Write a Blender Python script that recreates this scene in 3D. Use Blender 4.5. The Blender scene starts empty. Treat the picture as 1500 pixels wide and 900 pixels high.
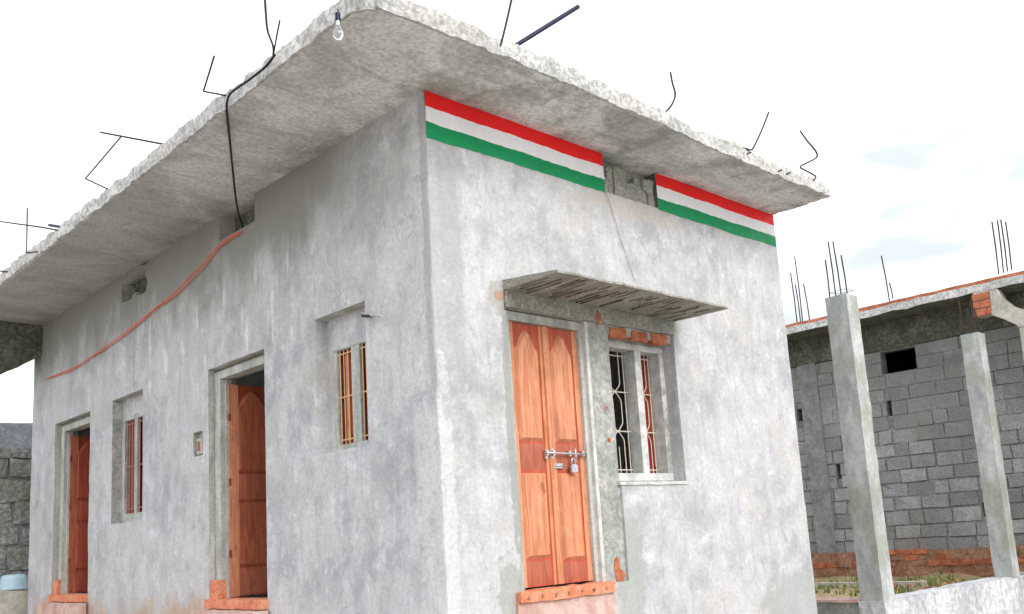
import bpy, bmesh, math, random
from mathutils import Vector, Matrix, noise
random.seed(7)
S = bpy.context.scene
COL = S.collection
# ---------------------------------------------------------------- camera
W_, H_ = 1500.0, 900.0
CP = Vector((-3.932, -4.896, 0.507)); YAW, PIT, ROL, FPX = -0.7835, 0.169, -0.0643, 1372.4
PPX, PPY = 35.5, 103.2
_fw = Vector((-math.sin(YAW)*math.cos(PIT), math.cos(YAW)*math.cos(PIT), math.sin(PIT)))
_rt = Vector((math.cos(YAW), math.sin(YAW), 0)); _up = _rt.cross(_fw)
RT = _rt*math.cos(ROL)+_up*math.sin(ROL); UP = -_rt*math.sin(ROL)+_up*math.cos(ROL); FW = _fw
cam_d = bpy.data.cameras.new('camera'); cam = bpy.data.objects.new('camera', cam_d); COL.objects.link(cam)
m = Matrix((RT, UP, -FW)).transposed().to_4x4(); m.translation = CP; cam.matrix_world = m
cam_d.sensor_width = 36; cam_d.lens = FPX/W_*36; cam_d.shift_x = -PPX/W_; cam_d.shift_y = PPY/W_
cam_d.clip_start = .05; cam_d.clip_end = 2000
S.camera = cam
# ---------------------------------------------------------------- world, sun, exposure
w = bpy.data.worlds.new('World'); S.world = w; w.use_nodes = True
SUN_AZ_DIR = Vector((-0.10, -0.99)); SUN_EL = math.radians(34)
nt = w.node_tree; N = nt.nodes; Lk = nt.links; N.clear()
out = N.new('ShaderNodeOutputWorld'); bg = N.new('ShaderNodeBackground'); bg.inputs['Strength'].default_value = 0.112
sky = N.new('ShaderNodeTexSky'); sky.sky_type = 'NISHITA'; sky.sun_disc = False
sky.sun_elevation = SUN_EL; sky.sun_rotation = math.atan2(SUN_AZ_DIR.x, SUN_AZ_DIR.y)
tc = N.new('ShaderNodeTexCoord'); mp = N.new('ShaderNodeMapping'); mp.inputs['Scale'].default_value = (1, 1, 3.2)
nz = N.new('ShaderNodeTexNoise'); nz.inputs['Scale'].default_value = 2.6; nz.inputs['Detail'].default_value = 7; nz.inputs['Roughness'].default_value = .55
rp = N.new('ShaderNodeValToRGB'); rp.color_ramp.elements[0].position = .40; rp.color_ramp.elements[1].position = .62
rp.color_ramp.elements[0].color = (.66, .66, .66, 1); rp.color_ramp.elements[1].color = (.98, .98, .98, 1)
mx = N.new('ShaderNodeMix'); mx.data_type = 'RGBA'
Lk.new(tc.outputs['Generated'], mp.inputs[0]); Lk.new(mp.outputs[0], nz.inputs['Vector']); Lk.new(nz.outputs['Fac'], rp.inputs[0])
Lk.new(rp.outputs[0], mx.inputs[0]); Lk.new(sky.outputs[0], mx.inputs[6]); mx.inputs[7].default_value = (9.7, 9.9, 10.4, 1)
nz2 = N.new('ShaderNodeTexNoise'); nz2.inputs['Scale'].default_value = 3.1; nz2.inputs['Detail'].default_value = 6; nz2.inputs['Roughness'].default_value = .5
mp2 = N.new('ShaderNodeMapping'); mp2.inputs['Scale'].default_value = (1, 1, 3.0); mp2.inputs['Location'].default_value = (.35, 1.2, .4)
rp2 = N.new('ShaderNodeValToRGB'); rp2.color_ramp.elements[0].position = .46; rp2.color_ramp.elements[1].position = .62
rp2.color_ramp.elements[1].color = (.9, .9, .9, 1)
Lk.new(tc.outputs['Generated'], mp2.inputs[0]); Lk.new(mp2.outputs[0], nz2.inputs['Vector']); Lk.new(nz2.outputs['Fac'], rp2.inputs[0])
mx2 = N.new('ShaderNodeMix'); mx2.data_type = 'RGBA'; mx2.inputs[7].default_value = (3.5, 3.85, 3.95, 1)
Lk.new(rp2.outputs[0], mx2.inputs[0]); Lk.new(mx.outputs[2], mx2.inputs[6])
Lk.new(mx2.outputs[2], bg.inputs[0]); Lk.new(bg.outputs[0], out.inputs[0])
sd = bpy.data.lights.new('sun', 'SUN'); sd.energy = 1.2; sd.angle = math.radians(28); sd.color = (1, .97, .92)
so = bpy.data.objects.new('sun', sd); COL.objects.link(so)
sdir = Vector((SUN_AZ_DIR.normalized().x*math.cos(SUN_EL), SUN_AZ_DIR.normalized().y*math.cos(SUN_EL), math.sin(SUN_EL)))
so.rotation_euler = sdir.to_track_quat('Z', 'Y').to_euler(); so.location = (-5, -15, 12)
S.view_settings.view_transform = 'Standard'; S.view_settings.look = 'None'; S.view_settings.gamma = 1
S.view_settings.exposure = 0.98
S.render.engine = 'CYCLES'; S.render.resolution_x = 1024; S.render.resolution_y = 614

def at(px, py, ax, c):
    """point of the plane ax = c seen at a pixel of the photograph (used to read off real dimensions)"""
    v = FW + RT*((px-750-PPX)/FPX) - UP*((py-450-PPY)/FPX)
    i = 'xyz'.index(ax); t = (c-CP[i])/v[i]
    return CP + v*t

# ---------------------------------------------------------------- materials
class NB:
    def __init__(s, name, rough=.85, bump=None, spec=.3):
        s.m = bpy.data.materials.new(name); s.m.use_nodes = True
        s.t = s.m.node_tree; s.b = s.t.nodes['Principled BSDF']; s.b.inputs['Roughness'].default_value = rough
        s.b.inputs['Specular IOR Level'].default_value = spec
        s.tc = s.t.nodes.new('ShaderNodeTexCoord')
    def n(s, k): return s.t.nodes.new('ShaderNode'+k)
    def l(s, a, b): s.t.links.new(a, b)
    def coord(s, scale=(1, 1, 1), loc=(0, 0, 0)):
        q = s.n('Mapping'); q.inputs['Scale'].default_value = scale; q.inputs['Location'].default_value = loc
        s.l(s.tc.outputs['Object'], q.inputs[0]); return q.outputs[0]
    def noise(s, sc, det=6, ro=.6, scale=(1, 1, 1), loc=(0, 0, 0), dist=0):
        q = s.n('TexNoise'); q.inputs['Scale'].default_value = sc; q.inputs['Detail'].default_value = det
        q.inputs['Roughness'].default_value = ro; q.inputs['Distortion'].default_value = dist
        s.l(s.coord(scale, loc), q.inputs['Vector']); return q.outputs['Fac']
    def ramp(s, f, a, b, ca=0., cb=1.):
        q = s.n('MapRange'); q.interpolation_type = 'SMOOTHSTEP'
        q.inputs['From Min'].default_value = a; q.inputs['From Max'].default_value = b
        q.inputs['To Min'].default_value = ca; q.inputs['To Max'].default_value = cb
        s.l(f, q.inputs['Value']); return q.outputs[0]
    def mix(s, f, a, b, mode='MIX'):
        q = s.n('Mix'); q.data_type = 'RGBA'; q.blend_type = mode
        for v, i in ((f, 0), (a, 6), (b, 7)):
            if isinstance(v, (int, float)): q.inputs[i].default_value = v
            elif isinstance(v, tuple): q.inputs[i].default_value = (*v, 1)
            else: s.l(v, q.inputs[i])
        return q.outputs[2]
    def math(s, op, a, b):
        q = s.n('Math'); q.operation = op
        for v, i in ((a, 0), (b, 1)):
            if isinstance(v, (int, float)): q.inputs[i].default_value = v
            else: s.l(v, q.inputs[i])
        return q.outputs[0]
    def sep(s):
        q = s.n('SeparateXYZ'); s.l(s.tc.outputs['Object'], q.inputs[0]); return q.outputs
    def col(s, c):
        if isinstance(c, tuple): s.b.inputs['Base Color'].default_value = (*c, 1)
        else: s.l(c, s.b.inputs['Base Color'])
    def bump(s, h, st=.3, d=.01):
        q = s.n('Bump'); q.inputs['Strength'].default_value = st; q.inputs['Distance'].default_value = d
        s.l(h, q.inputs['Height']); s.l(q.outputs[0], s.b.inputs['Normal'])

def mat_plaster():
    b = NB('plaster', .9)
    big = b.noise(.9, 6, .62, loc=(3, 1, 7), dist=.2); mid = b.noise(3.2, 9, .72, loc=(1, 5, 2), dist=.15); fine = b.noise(30, 7, .75)
    trow = b.noise(5, 8, .76, scale=(1, 1, .85), loc=(9, 2, 4), dist=.25)
    X, Y, Z = b.sep()[0], b.sep()[1], b.sep()[2]
    c = b.mix(b.ramp(mid, .38, .62), (.385, .385, .40), (.575, .57, .585))
    c = b.mix(b.math('MULTIPLY', b.ramp(big, .40, .60), .6), c, (.62, .61, .625))
    c = b.mix(b.math('MULTIPLY', b.ramp(trow, .52, .65), .55), c, (.76, .755, .78))       # lime bloom
    c = b.mix(b.math('MULTIPLY', b.ramp(trow, .46, .36), .4), c, (.27, .275, .29))
    st = b.noise(9, 5, .65, scale=(1, 1, .12), loc=(2, 2, 0))
    c = b.mix(b.math('MULTIPLY', b.ramp(st, .50, .66), .35), c, (.33, .335, .36))
    wm = b.noise(1.5, 5, .6, loc=(8, 8, 8)); c = b.mix(b.math('MULTIPLY', b.ramp(wm, .50, .64), .35), c, (.55, .52, .46))
    # weather stain under the roof on the yard side, its lower edge ragged
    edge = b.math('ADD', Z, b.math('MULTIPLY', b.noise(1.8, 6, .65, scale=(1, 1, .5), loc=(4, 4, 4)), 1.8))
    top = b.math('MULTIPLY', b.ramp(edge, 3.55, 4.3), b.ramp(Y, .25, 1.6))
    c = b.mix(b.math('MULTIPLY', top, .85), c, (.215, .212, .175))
    dr = b.noise(7, 3, .5, scale=(1, 1, .3), loc=(0, 3, 1)); dm = b.math('MULTIPLY', b.ramp(dr, .60, .65), b.math('MULTIPLY', b.ramp(Z, 2.1, 2.4), b.ramp(Z, 3.3, 2.7)))
    dm = b.math('MULTIPLY', dm, b.math('MULTIPLY', b.ramp(Y, .9, 1.8), b.ramp(Y, 6.2, 4.6)))
    c = b.mix(b.math('MULTIPLY', dm, .6), c, (.82, .82, .84))
    mu = b.math('MULTIPLY', b.ramp(b.math('ADD', Z, b.math('MULTIPLY', b.noise(2.4, 5, .6, loc=(7, 7, 1)), 1.3)), .85, .45), b.ramp(Y, 2.2, 3.2))
    c = b.mix(b.math('MULTIPLY', mu, .65), c, (.50, .27, .13))
    # repair patches and bare cement round the openings
    wob = b.math('MULTIPLY', b.math('SUBTRACT', b.noise(7, 7, .7, loc=(1, 9, 4)), .5), 5.0)
    def blob(c, U, cu, cz, ru, rz, colr, k, plane):
        du = b.math('DIVIDE', b.math('SUBTRACT', U, cu), ru); dz = b.math('DIVIDE', b.math('SUBTRACT', Z, cz), rz)
        r2 = b.math('ADD', b.math('ADD', b.math('MULTIPLY', du, du), b.math('MULTIPLY', dz, dz)), wob)
        f = b.math('MULTIPLY', b.ramp(r2, 1.25, .75, 0., k), b.ramp(plane, .3, .25)); return b.mix(f, c, colr)
    c = blob(c, X, .60, .05, .15, .38, (.36, .38, .345), .8, Y); c = blob(c, X, .66, 1.3, .045, 1.0, (.30, .325, .29), .75, Y)
    c = blob(c, X, 1.86, .10, .16, .55, (.38, .395, .36), .75, Y); c = blob(c, X, .60, 2.26, .13, .12, (.42, .42, .38), .7, Y)
    c = blob(c, X, .61, 2.27, .045, .04, (.52, .27, .20), .8, Y); c = blob(c, X, 2.25, 3.28, .6, .10, (.56, .50, .45), .6, Y)
    c = blob(c, X, .05, .7, .06, 2.1, (.68, .67, .68), .55, Y); c = blob(c, X, 4.2, -.25, .5, .28, (.36, .37, .36), .6, Y)
    c = blob(c, Y, .03, 2.7, .06, 1.3, (.32, .32, .315), .5, X)
    c = b.mix(b.math('MULTIPLY', b.ramp(fine, .40, .62), .28), c, (.26, .26, .27))
    # hairline cracks, only here and there
    vo = b.n('TexVoronoi'); vo.feature = 'DISTANCE_TO_EDGE'; vo.inputs['Scale'].default_value = .75
    mp_ = b.n('Mapping'); b.l(b.tc.outputs['Object'], mp_.inputs[0]); ns = b.n('TexNoise'); ns.inputs['Scale'].default_value = 2.2; ns.inputs['Detail'].default_value = 7; b.l(mp_.outputs[0], ns.inputs['Vector'])
    va = b.n('VectorMath'); va.operation = 'MULTIPLY_ADD'; b.l(ns.outputs['Color'], va.inputs[0]); va.inputs[1].default_value = (.7, .7, .7); b.l(mp_.outputs[0], va.inputs[2]); b.l(va.outputs[0], vo.inputs['Vector'])
    ck = b.math('MULTIPLY', b.ramp(vo.outputs['Distance'], .006, .002), b.ramp(b.noise(.8, 3, .5, loc=(1, 2, 9)), .56, .66))
    c = b.mix(b.math('MULTIPLY', ck, .32), c, (.2, .2, .2))
    b.col(c)
    h = b.math('ADD', b.math('MULTIPLY', trow, 1.1), b.math('MULTIPLY', fine, .55)); h = b.math('ADD', h, b.math('MULTIPLY', st, .3))
    b.bump(h, .75, .014)
    return b.m
def mat_concrete(name, dark, light, sc=4, rough=.9, bump=.7, dist=.012, speck=.3, green=None, streak=(1, 1, 1)):
    b = NB(name, rough)
    a = b.noise(sc, 8, .68, scale=streak, dist=.3); f = b.noise(sc*5, 6, .72); g = b.noise(sc*.5, 4, .6, loc=(5, 1, 2))
    c = b.mix(b.ramp(a, .34, .66), dark, light)
    if green: c = b.mix(b.math('MULTIPLY', b.ramp(g, .42, .62), .7), c, green)
    c = b.mix(b.math('MULTIPLY', b.ramp(f, .58, .42), speck), c, tuple(x*.35 for x in dark))
    if name == 'cast_column_concrete':
        z = b.sep()[2]; zz = b.math('ADD', z, b.math('MULTIPLY', f, .3)); band_ = b.math('MULTIPLY', b.ramp(zz, 2.34, 2.38), b.ramp(zz, 2.49, 2.44)); c = b.mix(b.math('MULTIPLY', b.math('MULTIPLY', band_, b.ramp(a, .45, .55)), .6), c, (.26, .20, .16))
    b.col(c); b.bump(b.math('ADD', a, b.math('MULTIPLY', f, .5)), bump, dist); return b.m
def mat_soffit():
    b = NB('soffit_concrete', .92)
    a = b.noise(1.5, 8, .7, scale=(.8, 1, 1), dist=.8); s_ = b.noise(3.2, 7, .7, scale=(.35, 1.6, 1), loc=(2, 8, 1), dist=.5); f = b.noise(30, 5, .7)
    c = b.mix(b.ramp(a, .38, .62), (.53, .53, .52), (.82, .81, .81))
    c = b.mix(b.math('MULTIPLY', b.ramp(s_, .52, .66), .55), c, (.36, .37, .335))
    y = b.sep()[1]
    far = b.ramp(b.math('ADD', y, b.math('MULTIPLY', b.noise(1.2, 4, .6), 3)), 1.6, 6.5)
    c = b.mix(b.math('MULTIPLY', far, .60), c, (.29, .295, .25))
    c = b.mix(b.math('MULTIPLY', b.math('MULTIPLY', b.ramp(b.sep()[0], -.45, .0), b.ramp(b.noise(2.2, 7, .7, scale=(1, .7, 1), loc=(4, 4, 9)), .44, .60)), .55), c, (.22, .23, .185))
    ru = b.noise(7, 4, .6, loc=(6, 1, 3)); c = b.mix(b.math('MULTIPLY', b.ramp(ru, .66, .74), .6), c, (.42, .24, .16))
    c = b.mix(b.math('MULTIPLY', b.ramp(f, .58, .4), .3), c, (.12, .12, .11))
    b.col(c); b.bump(b.math('ADD', b.math('MULTIPLY', s_, 1.), b.math('MULTIPLY', f, .4)), .6, .012); return b.m
def mat_wood(name, dark, light, sc=1., rough=.55, axis=2):
    b = NB(name, rough, spec=.4)
    s_ = [1, 1, 1]; s_[axis] = .09
    g = b.noise(22*sc, 6, .65, scale=tuple(s_), dist=1.2); s2 = [1, 1, 1]; s2[axis] = .25
    k = b.noise(5*sc, 5, .6, scale=tuple(s2), dist=2.0)
    c = b.mix(b.ramp(g, .32, .68), dark, light); c = b.mix(b.math('MULTIPLY', b.ramp(k, .55, .75), .22), c, tuple(x*.55 for x in dark))
    kn = b.noise(9, 2, .4, scale=(1, 1, .5), loc=(3, 3, 8)); c = b.mix(b.math('MULTIPLY', b.ramp(kn, .72, .76), .6), c, (.20, .05, .025))
    gr = b.noise(3.5, 6, .65, loc=(5, 5, 1)); c = b.mix(b.math('MULTIPLY', b.ramp(gr, .52, .66), .3), c, tuple(x*.6 for x in dark)); c = b.mix(b.math('MULTIPLY', b.ramp(b.noise(8, 6, .7, loc=(1, 7, 3)), .58, .68), .3), c, tuple(min(1, x*1.35) for x in light))
    b.col(c); b.bump(g, .25, .004); return b.m
def mat_paint(name, c1, wear=.25, rough=.6):
    b = NB(name, rough)
    a = b.noise(14, 6, .7, scale=(.5, 1, 1)); f = b.noise(34, 6, .75); a2 = b.noise(3, 6, .65)
    c = b.mix(b.math('MULTIPLY', b.ramp(a, .55, .75), wear), c1, (.55, .55, .56))
    c = b.mix(b.math('MULTIPLY', b.ramp(f, .6, .4), .15), c, tuple(x*.6 for x in c1))
    c = b.mix(b.math('MULTIPLY', b.ramp(a2, .45, .65), .22), c, tuple(x*.72 for x in c1))
    b.col(c); b.bump(b.math('ADD', a, f), .6, .006); return b.m
def mat_flat(name, c, rough=.5, metal=0, var=.3):
    b = NB(name, rough); b.b.inputs['Metallic'].default_value = metal
    n_ = b.noise(25, 4, .6); b.col(b.mix(b.math('MULTIPLY', b.ramp(n_, .4, .65), var), c, tuple(x*.5 for x in c))); return b.m
def mat_boards():
    b = NB('board_marked_concrete', .92)
    a = b.noise(7, 8, .7, scale=(1, .3, 1)); f = b.noise(50, 5, .7); g = b.noise(2.2, 4, .6)
    x = b.math('FLOOR', b.math('DIVIDE', b.math('ADD', b.sep()[0], b.math('MULTIPLY', b.math('SUBTRACT', g, .5), .05)), .078), 0.)
    w = b.n('TexWhiteNoise'); w.noise_dimensions = '1D'; b.l(x, w.inputs['W'])
    c = b.mix(w.outputs['Value'], (.34, .30, .26), (.50, .51, .46)); c = b.mix(b.math('MULTIPLY', b.ramp(a, .40, .62), .6), c, (.24, .26, .215))
    c = b.mix(b.math('MULTIPLY', b.ramp(b.noise(16, 4, .7), .56, .64), .6), c, (.52, .50, .45))
    c = b.mix(b.math('MULTIPLY', b.ramp(f, .55, .42), .5), c, (.10, .10, .085)); b.col(c)
    b.bump(b.math('ADD', b.math('MULTIPLY', w.outputs['Value'], .7), b.math('ADD', a, b.math('MULTIPLY', f, .5))), .9, .015); return b.m
def mat_block():
    b = NB('concrete_block', .95)
    at_ = b.n('Attribute'); at_.attribute_name = 'tint'
    a = b.noise(5, 8, .7, dist=.6); f = b.noise(40, 5, .7); big = b.noise(.8, 4, .6, loc=(2, 2, 2))
    c = b.mix(at_.outputs['Fac'], (.26, .27, .265), (.48, .49, .485))
    c = b.mix(b.math('MULTIPLY', b.ramp(a, .42, .62), .5), c, (.24, .26, .255))
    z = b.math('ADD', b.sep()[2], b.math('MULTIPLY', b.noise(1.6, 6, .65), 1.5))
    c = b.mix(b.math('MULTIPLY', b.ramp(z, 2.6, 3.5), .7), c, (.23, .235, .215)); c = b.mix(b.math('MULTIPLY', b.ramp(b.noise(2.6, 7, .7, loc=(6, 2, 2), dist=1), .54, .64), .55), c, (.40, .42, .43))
    c = b.mix(b.math('MULTIPLY', b.ramp(big, .45, .62), .4), c, (.27, .255, .25))
    c = b.mix(b.math('MULTIPLY', b.ramp(f, .56, .4), .35), c, (.09, .09, .085))
    c = b.mix(b.math('MULTIPLY', b.ramp(b.noise(1.1, 5, .6, loc=(3, 9, 1)), .5, .62), .4), c, (.33, .30, .27))
    b.col(c); b.bump(b.math('ADD', a, b.math('MULTIPLY', f, .6)), .9, .02); return b.m
def mat_ground():
    b = NB('dirt', .95)
    a = b.noise(.7, 8, .65); f = b.noise(14, 6, .7); g = b.noise(2.1, 6, .6, loc=(3, 3, 3))
    c = b.mix(b.ramp(a, .38, .62), (.40, .365, .32), (.54, .51, .47)); c = b.mix(b.math('MULTIPLY', b.ramp(g, .52, .64), .6), c, (.27, .27, .17))
    c = b.mix(b.math('MULTIPLY', b.ramp(f, .56, .4), .4), c, (.19, .15, .10)); b.col(c); b.bump(f, .9, .03); return b.m
M = dict(
    plaster=mat_plaster(),
    raw=mat_concrete('raw_concrete', (.31, .325, .295), (.56, .56, .53), 6, bump=1., dist=.02, green=(.39, .40, .36), speck=.35),
    edge=mat_concrete('broken_slab_edge', (.52, .52, .50), (.84, .84, .83), 5, bump=1., dist=.04, speck=.5, green=(.70, .67, .62)),
    soffit=mat_soffit(),
    canopy=mat_concrete('board_marked_concrete', (.30, .30, .27), (.52, .50, .45), 7, bump=.9, dist=.012, speck=.5, green=(.35, .375, .32), streak=(1, .35, 1)),
    frame=mat_concrete('cement_door_frame', (.34, .345, .31), (.56, .56, .52), 7, bump=.5, dist=.006, speck=.25, streak=(1, 1, .25)),
    wframe=mat_concrete('limewashed_window_frame', (.44, .45, .43), (.68, .68, .66), 9, bump=.4, dist=.005, speck=.15),
    wood=mat_wood('orange_wood', (.48, .165, .08), (.70, .31, .165)),
    wooddark=mat_wood('red_orange_wood', (.38, .06, .03), (.50, .10, .05)),
    woodred=mat_wood('dark_red_wood', (.22, .035, .02), (.36, .075, .032)),
    woodside=mat_wood('side_door_wood', (.30, .065, .032), (.46, .14, .065)), woodfar=mat_wood('far_door_wood', (.30, .045, .025), (.42, .085, .045)),
    woodrail=mat_wood('brown_red_wood', (.30, .075, .042), (.46, .135, .075)),
    shut=mat_flat('red_shutter_paint', (.33, .022, .02), .5),
    sill=mat_concrete('orange_threshold_paint', (.70, .20, .10), (.80, .36, .22), 9, bump=.8, dist=.01, speck=.35),
    red=mat_paint('red_paint', (.90, .012, .012), .04), white=mat_paint('white_paint', (.88, .87, .90), .06), green=mat_paint('green_paint', (.0, .27, .085), .10),
    steel=mat_flat('galvanised_steel', (.62, .62, .64), .35, .9, .4),
    ygrille=mat_flat('ochre_grille_paint', (.72, .48, .22), .5), dgrille=mat_flat('dusty_maroon_grille', (.40, .22, .19), .6),
    grille=mat_flat('cream_grille_paint', (.66, .60, .50), .5), rust=mat_flat('rusty_rebar', (.055, .04, .035), .8, .2),
    dark=mat_flat('blue_black_pipe', (.012, .018, .045), .45), blackc=mat_flat('black_cable', (.008, .008, .01), .5),
    orange=mat_flat('orange_cable', (.80, .11, .03), .5, 0, .2), greywire=mat_flat('grey_wire', (.22, .20, .20), .7),
    brick=mat_concrete('orange_brick', (.36, .11, .06), (.62, .22, .11), 11, bump=.8, dist=.01, speck=.3),
    block=mat_block(), ground=mat_ground(), earth=mat_concrete('ochre_earth', (.40, .25, .14), (.56, .43, .29), 3, bump=1., dist=.03, speck=.45, green=(.30, .33, .14)),
    column=mat_concrete('cast_column_concrete', (.34, .355, .35), (.58, .59, .58), 4, bump=.5, dist=.008, speck=.2, green=(.33, .345, .27), streak=(1, 1, .3)),
    beamd=mat_concrete('stained_shaded_concrete', (.10, .105, .08), (.25, .245, .20), 5, bump=1., dist=.025, speck=.6, green=(.12, .15, .10)),  # brown-green grime, with overhang and recess shade mixed into the colour
    ridge=mat_concrete('dark_board_joint', (.10, .085, .075), (.28, .25, .21), 12), pil=mat_concrete('grey_pilaster', (.22, .23, .225), (.33, .34, .335), 4, bump=.6, speck=.3),
    stone=mat_concrete('mossy_stone', (.24, .25, .235), (.48, .49, .46), 4, bump=1., dist=.03, speck=.6, green=(.27, .29, .21)), bluecem=mat_concrete('blue_grey_cement', (.26, .29, .32), (.42, .45, .48), 5, bump=.7, speck=.3),
    lime=mat_concrete('limewashed_stone', (.50, .50, .52), (.82, .82, .84), 3.2, bump=.9, dist=.03, speck=.4, streak=(1, 1, .35)),
    cream=mat_concrete('cream_cement', (.40, .37, .31), (.60, .57, .50), 5, bump=.4, dist=.006, speck=.2),
    plastic=mat_flat('pale_blue_plastic', (.45, .60, .68), .35, 0, .15), inner=mat_flat('room_limewash', (.80, .81, .79), .9, 0, .08),
    blackhole=mat_flat('near_black', (.01, .01, .01), 1.), leaf=mat_flat('weed_leaf', (.10, .15, .035), .7, 0, .5), leafd=mat_flat('dry_grass', (.36, .31, .12), .8, 0, .4),  # flat near-black colour for the keyhole and switch mark
    mud=mat_concrete('red_earth', (.28, .13, .08), (.50, .29, .19), 4, bump=1., dist=.03, speck=.4), pink=mat_concrete('brick_dust_plaster', (.50, .30, .25), (.66, .50, .45), 5, bump=.6, dist=.01, speck=.15),
    mortar=mat_concrete('mortar', (.20, .205, .205), (.33, .335, .33), 8, bump=.9, dist=.015, speck=.4),
)
def mat_glass():
    b = NB('clear_glass', .03); b.b.inputs['Transmission Weight'].default_value = .9; b.b.inputs['Base Color'].default_value = (.9, .93, .95, 1); return b.m
M['glass'] = mat_glass(); M['boards'] = mat_boards()

# ---------------------------------------------------------------- mesh helpers
def fbm(p, s=1.): return noise.noise(p*s)
def jitter(p, amp, s): return Vector((noise.noise(p*s+Vector((11, 3, 5))), noise.noise(p*s+Vector((2, 17, 9))), noise.noise(p*s+Vector((7, 1, 23)))))*amp
class MB:
    def __init__(s): s.v = []; s.f = []; s.mi = []; s.ms = []; s.tint = None
    def mat(s, m):
        m = M[m] if isinstance(m, str) else m
        if m not in s.ms: s.ms.append(m)
        return s.ms.index(m)
    def add(s, vs, fs, m, T=None):
        o = len(s.v); i = s.mat(m)
        s.v += [Vector(T(*v)) if T else Vector(v) for v in vs]; s.f += [tuple(o+k for k in f) for f in fs]; s.mi += [i]*len(fs); return s
    def box(s, x0, x1, y0, y1, z0, z1, m, T=None):
        return s.add([(x, y, z) for x in (x0, x1) for y in (y0, y1) for z in (z0, z1)],
                     [(0, 1, 3, 2), (4, 6, 7, 5), (0, 4, 5, 1), (2, 3, 7, 6), (0, 2, 6, 4), (1, 5, 7, 3)], m, T)
    def tube(s, pts, r, m, n=6, r1=None, cap=True):
        pts = [Vector(p) for p in pts]; o = len(s.v); i = s.mat(m); r1 = r if r1 is None else r1
        for k, p in enumerate(pts):
            d = (pts[min(k+1, len(pts)-1)]-pts[max(k-1, 0)]).normalized()
            a = d.orthogonal().normalized() if k == 0 else (a - d*a.dot(d)).normalized()
            b = d.cross(a); rr = r+(r1-r)*k/max(1, len(pts)-1)
            s.v += [p+(a*math.cos(2*math.pi*j/n)+b*math.sin(2*math.pi*j/n))*rr for j in range(n)]
        for k in range(len(pts)-1):
            for j in range(n):
                j2 = (j+1) % n; s.f.append((o+k*n+j, o+k*n+j2, o+(k+1)*n+j2, o+(k+1)*n+j)); s.mi.append(i)
        if cap: s.f += [tuple(o+j for j in range(n))[::-1], tuple(o+(len(pts)-1)*n+j for j in range(n))]; s.mi += [i, i]
        return s
    def prism(s, poly, c0, c1, m, T=None):
        n = len(poly); vs = [(a, b, c0) for a, b in poly]+[(a, b, c1) for a, b in poly]
        return s.add(vs, [tuple(range(n))[::-1], tuple(range(n, 2*n))]+[(k, (k+1) % n, n+(k+1) % n, n+k) for k in range(n)], m, T)
    def build(s, name, parent=None, bevel=0, smooth=None, origin=None, wobble=None, tint=None, cutlen=None):
        me = bpy.data.meshes.new(name)
        o = Vector(origin) if origin is not None else (Vector(parent['_o']) if parent is not None and '_o' in parent else None)
        base = Vector((0, 0, 0)) if o is None else Vector(o)
        me.from_pydata([v-base for v in s.v], [], s.f)
        for mm in s.ms: me.materials.append(mm)
        me.polygons.foreach_set('material_index', s.mi)
        if tint:
            at_ = me.attributes.new('tint', 'FLOAT', 'FACE'); at_.data.foreach_set('value', tint)
        bm = bmesh.new(); bm.from_mesh(me); bmesh.ops.recalc_face_normals(bm, faces=bm.faces)
        if bevel: bmesh.ops.bevel(bm, geom=bm.edges[:], offset=bevel, segments=1 if bevel < .004 else 2, affect='EDGES', profile=.6)
        if cutlen:
            for _ in range(6):
                es = [e for e in bm.edges if e.calc_length() > cutlen]
                if not es: break
                bmesh.ops.subdivide_edges(bm, edges=es, cuts=1, use_grid_fill=True)
        if wobble:
            for v in bm.verts: v.co += jitter(v.co+base, wobble[0], wobble[1])
        bm.to_mesh(me); bm.free()
        if smooth is not None:
            me.shade_smooth(); me.set_sharp_from_angle(angle=math.radians(smooth))
        ob = bpy.data.objects.new(name, me); COL.objects.link(ob)
        ob.location = base
        if parent is not None:
            ob.parent = parent; ob.location = base-Vector(parent['_o']) if '_o' in parent else base
        ob['_o'] = tuple(base)
        return ob
def tag(o, label=None, cat=None, group=None, kind=None):
    if label: o['label'] = label
    if cat: o['category'] = cat
    if group: o['group'] = group
    if kind: o['kind'] = kind
    return o
def empty(name, loc, label, cat, group=None):
    o = bpy.data.objects.new(name, None); COL.objects.link(o); o.location = loc; o['_o'] = tuple(loc); o.empty_display_size = .2
    return tag(o, label, cat, group)
def lin(a, b, st):
    n = max(1, round((b-a)/st)); return [a+(b-a)*k/n for k in range(n)]
def axis(cuts, st):
    cuts = sorted(set(round(c, 4) for c in cuts)); r = []
    for a, b in zip(cuts, cuts[1:]): r += lin(a, b, st)
    return r+[cuts[-1]]
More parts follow.
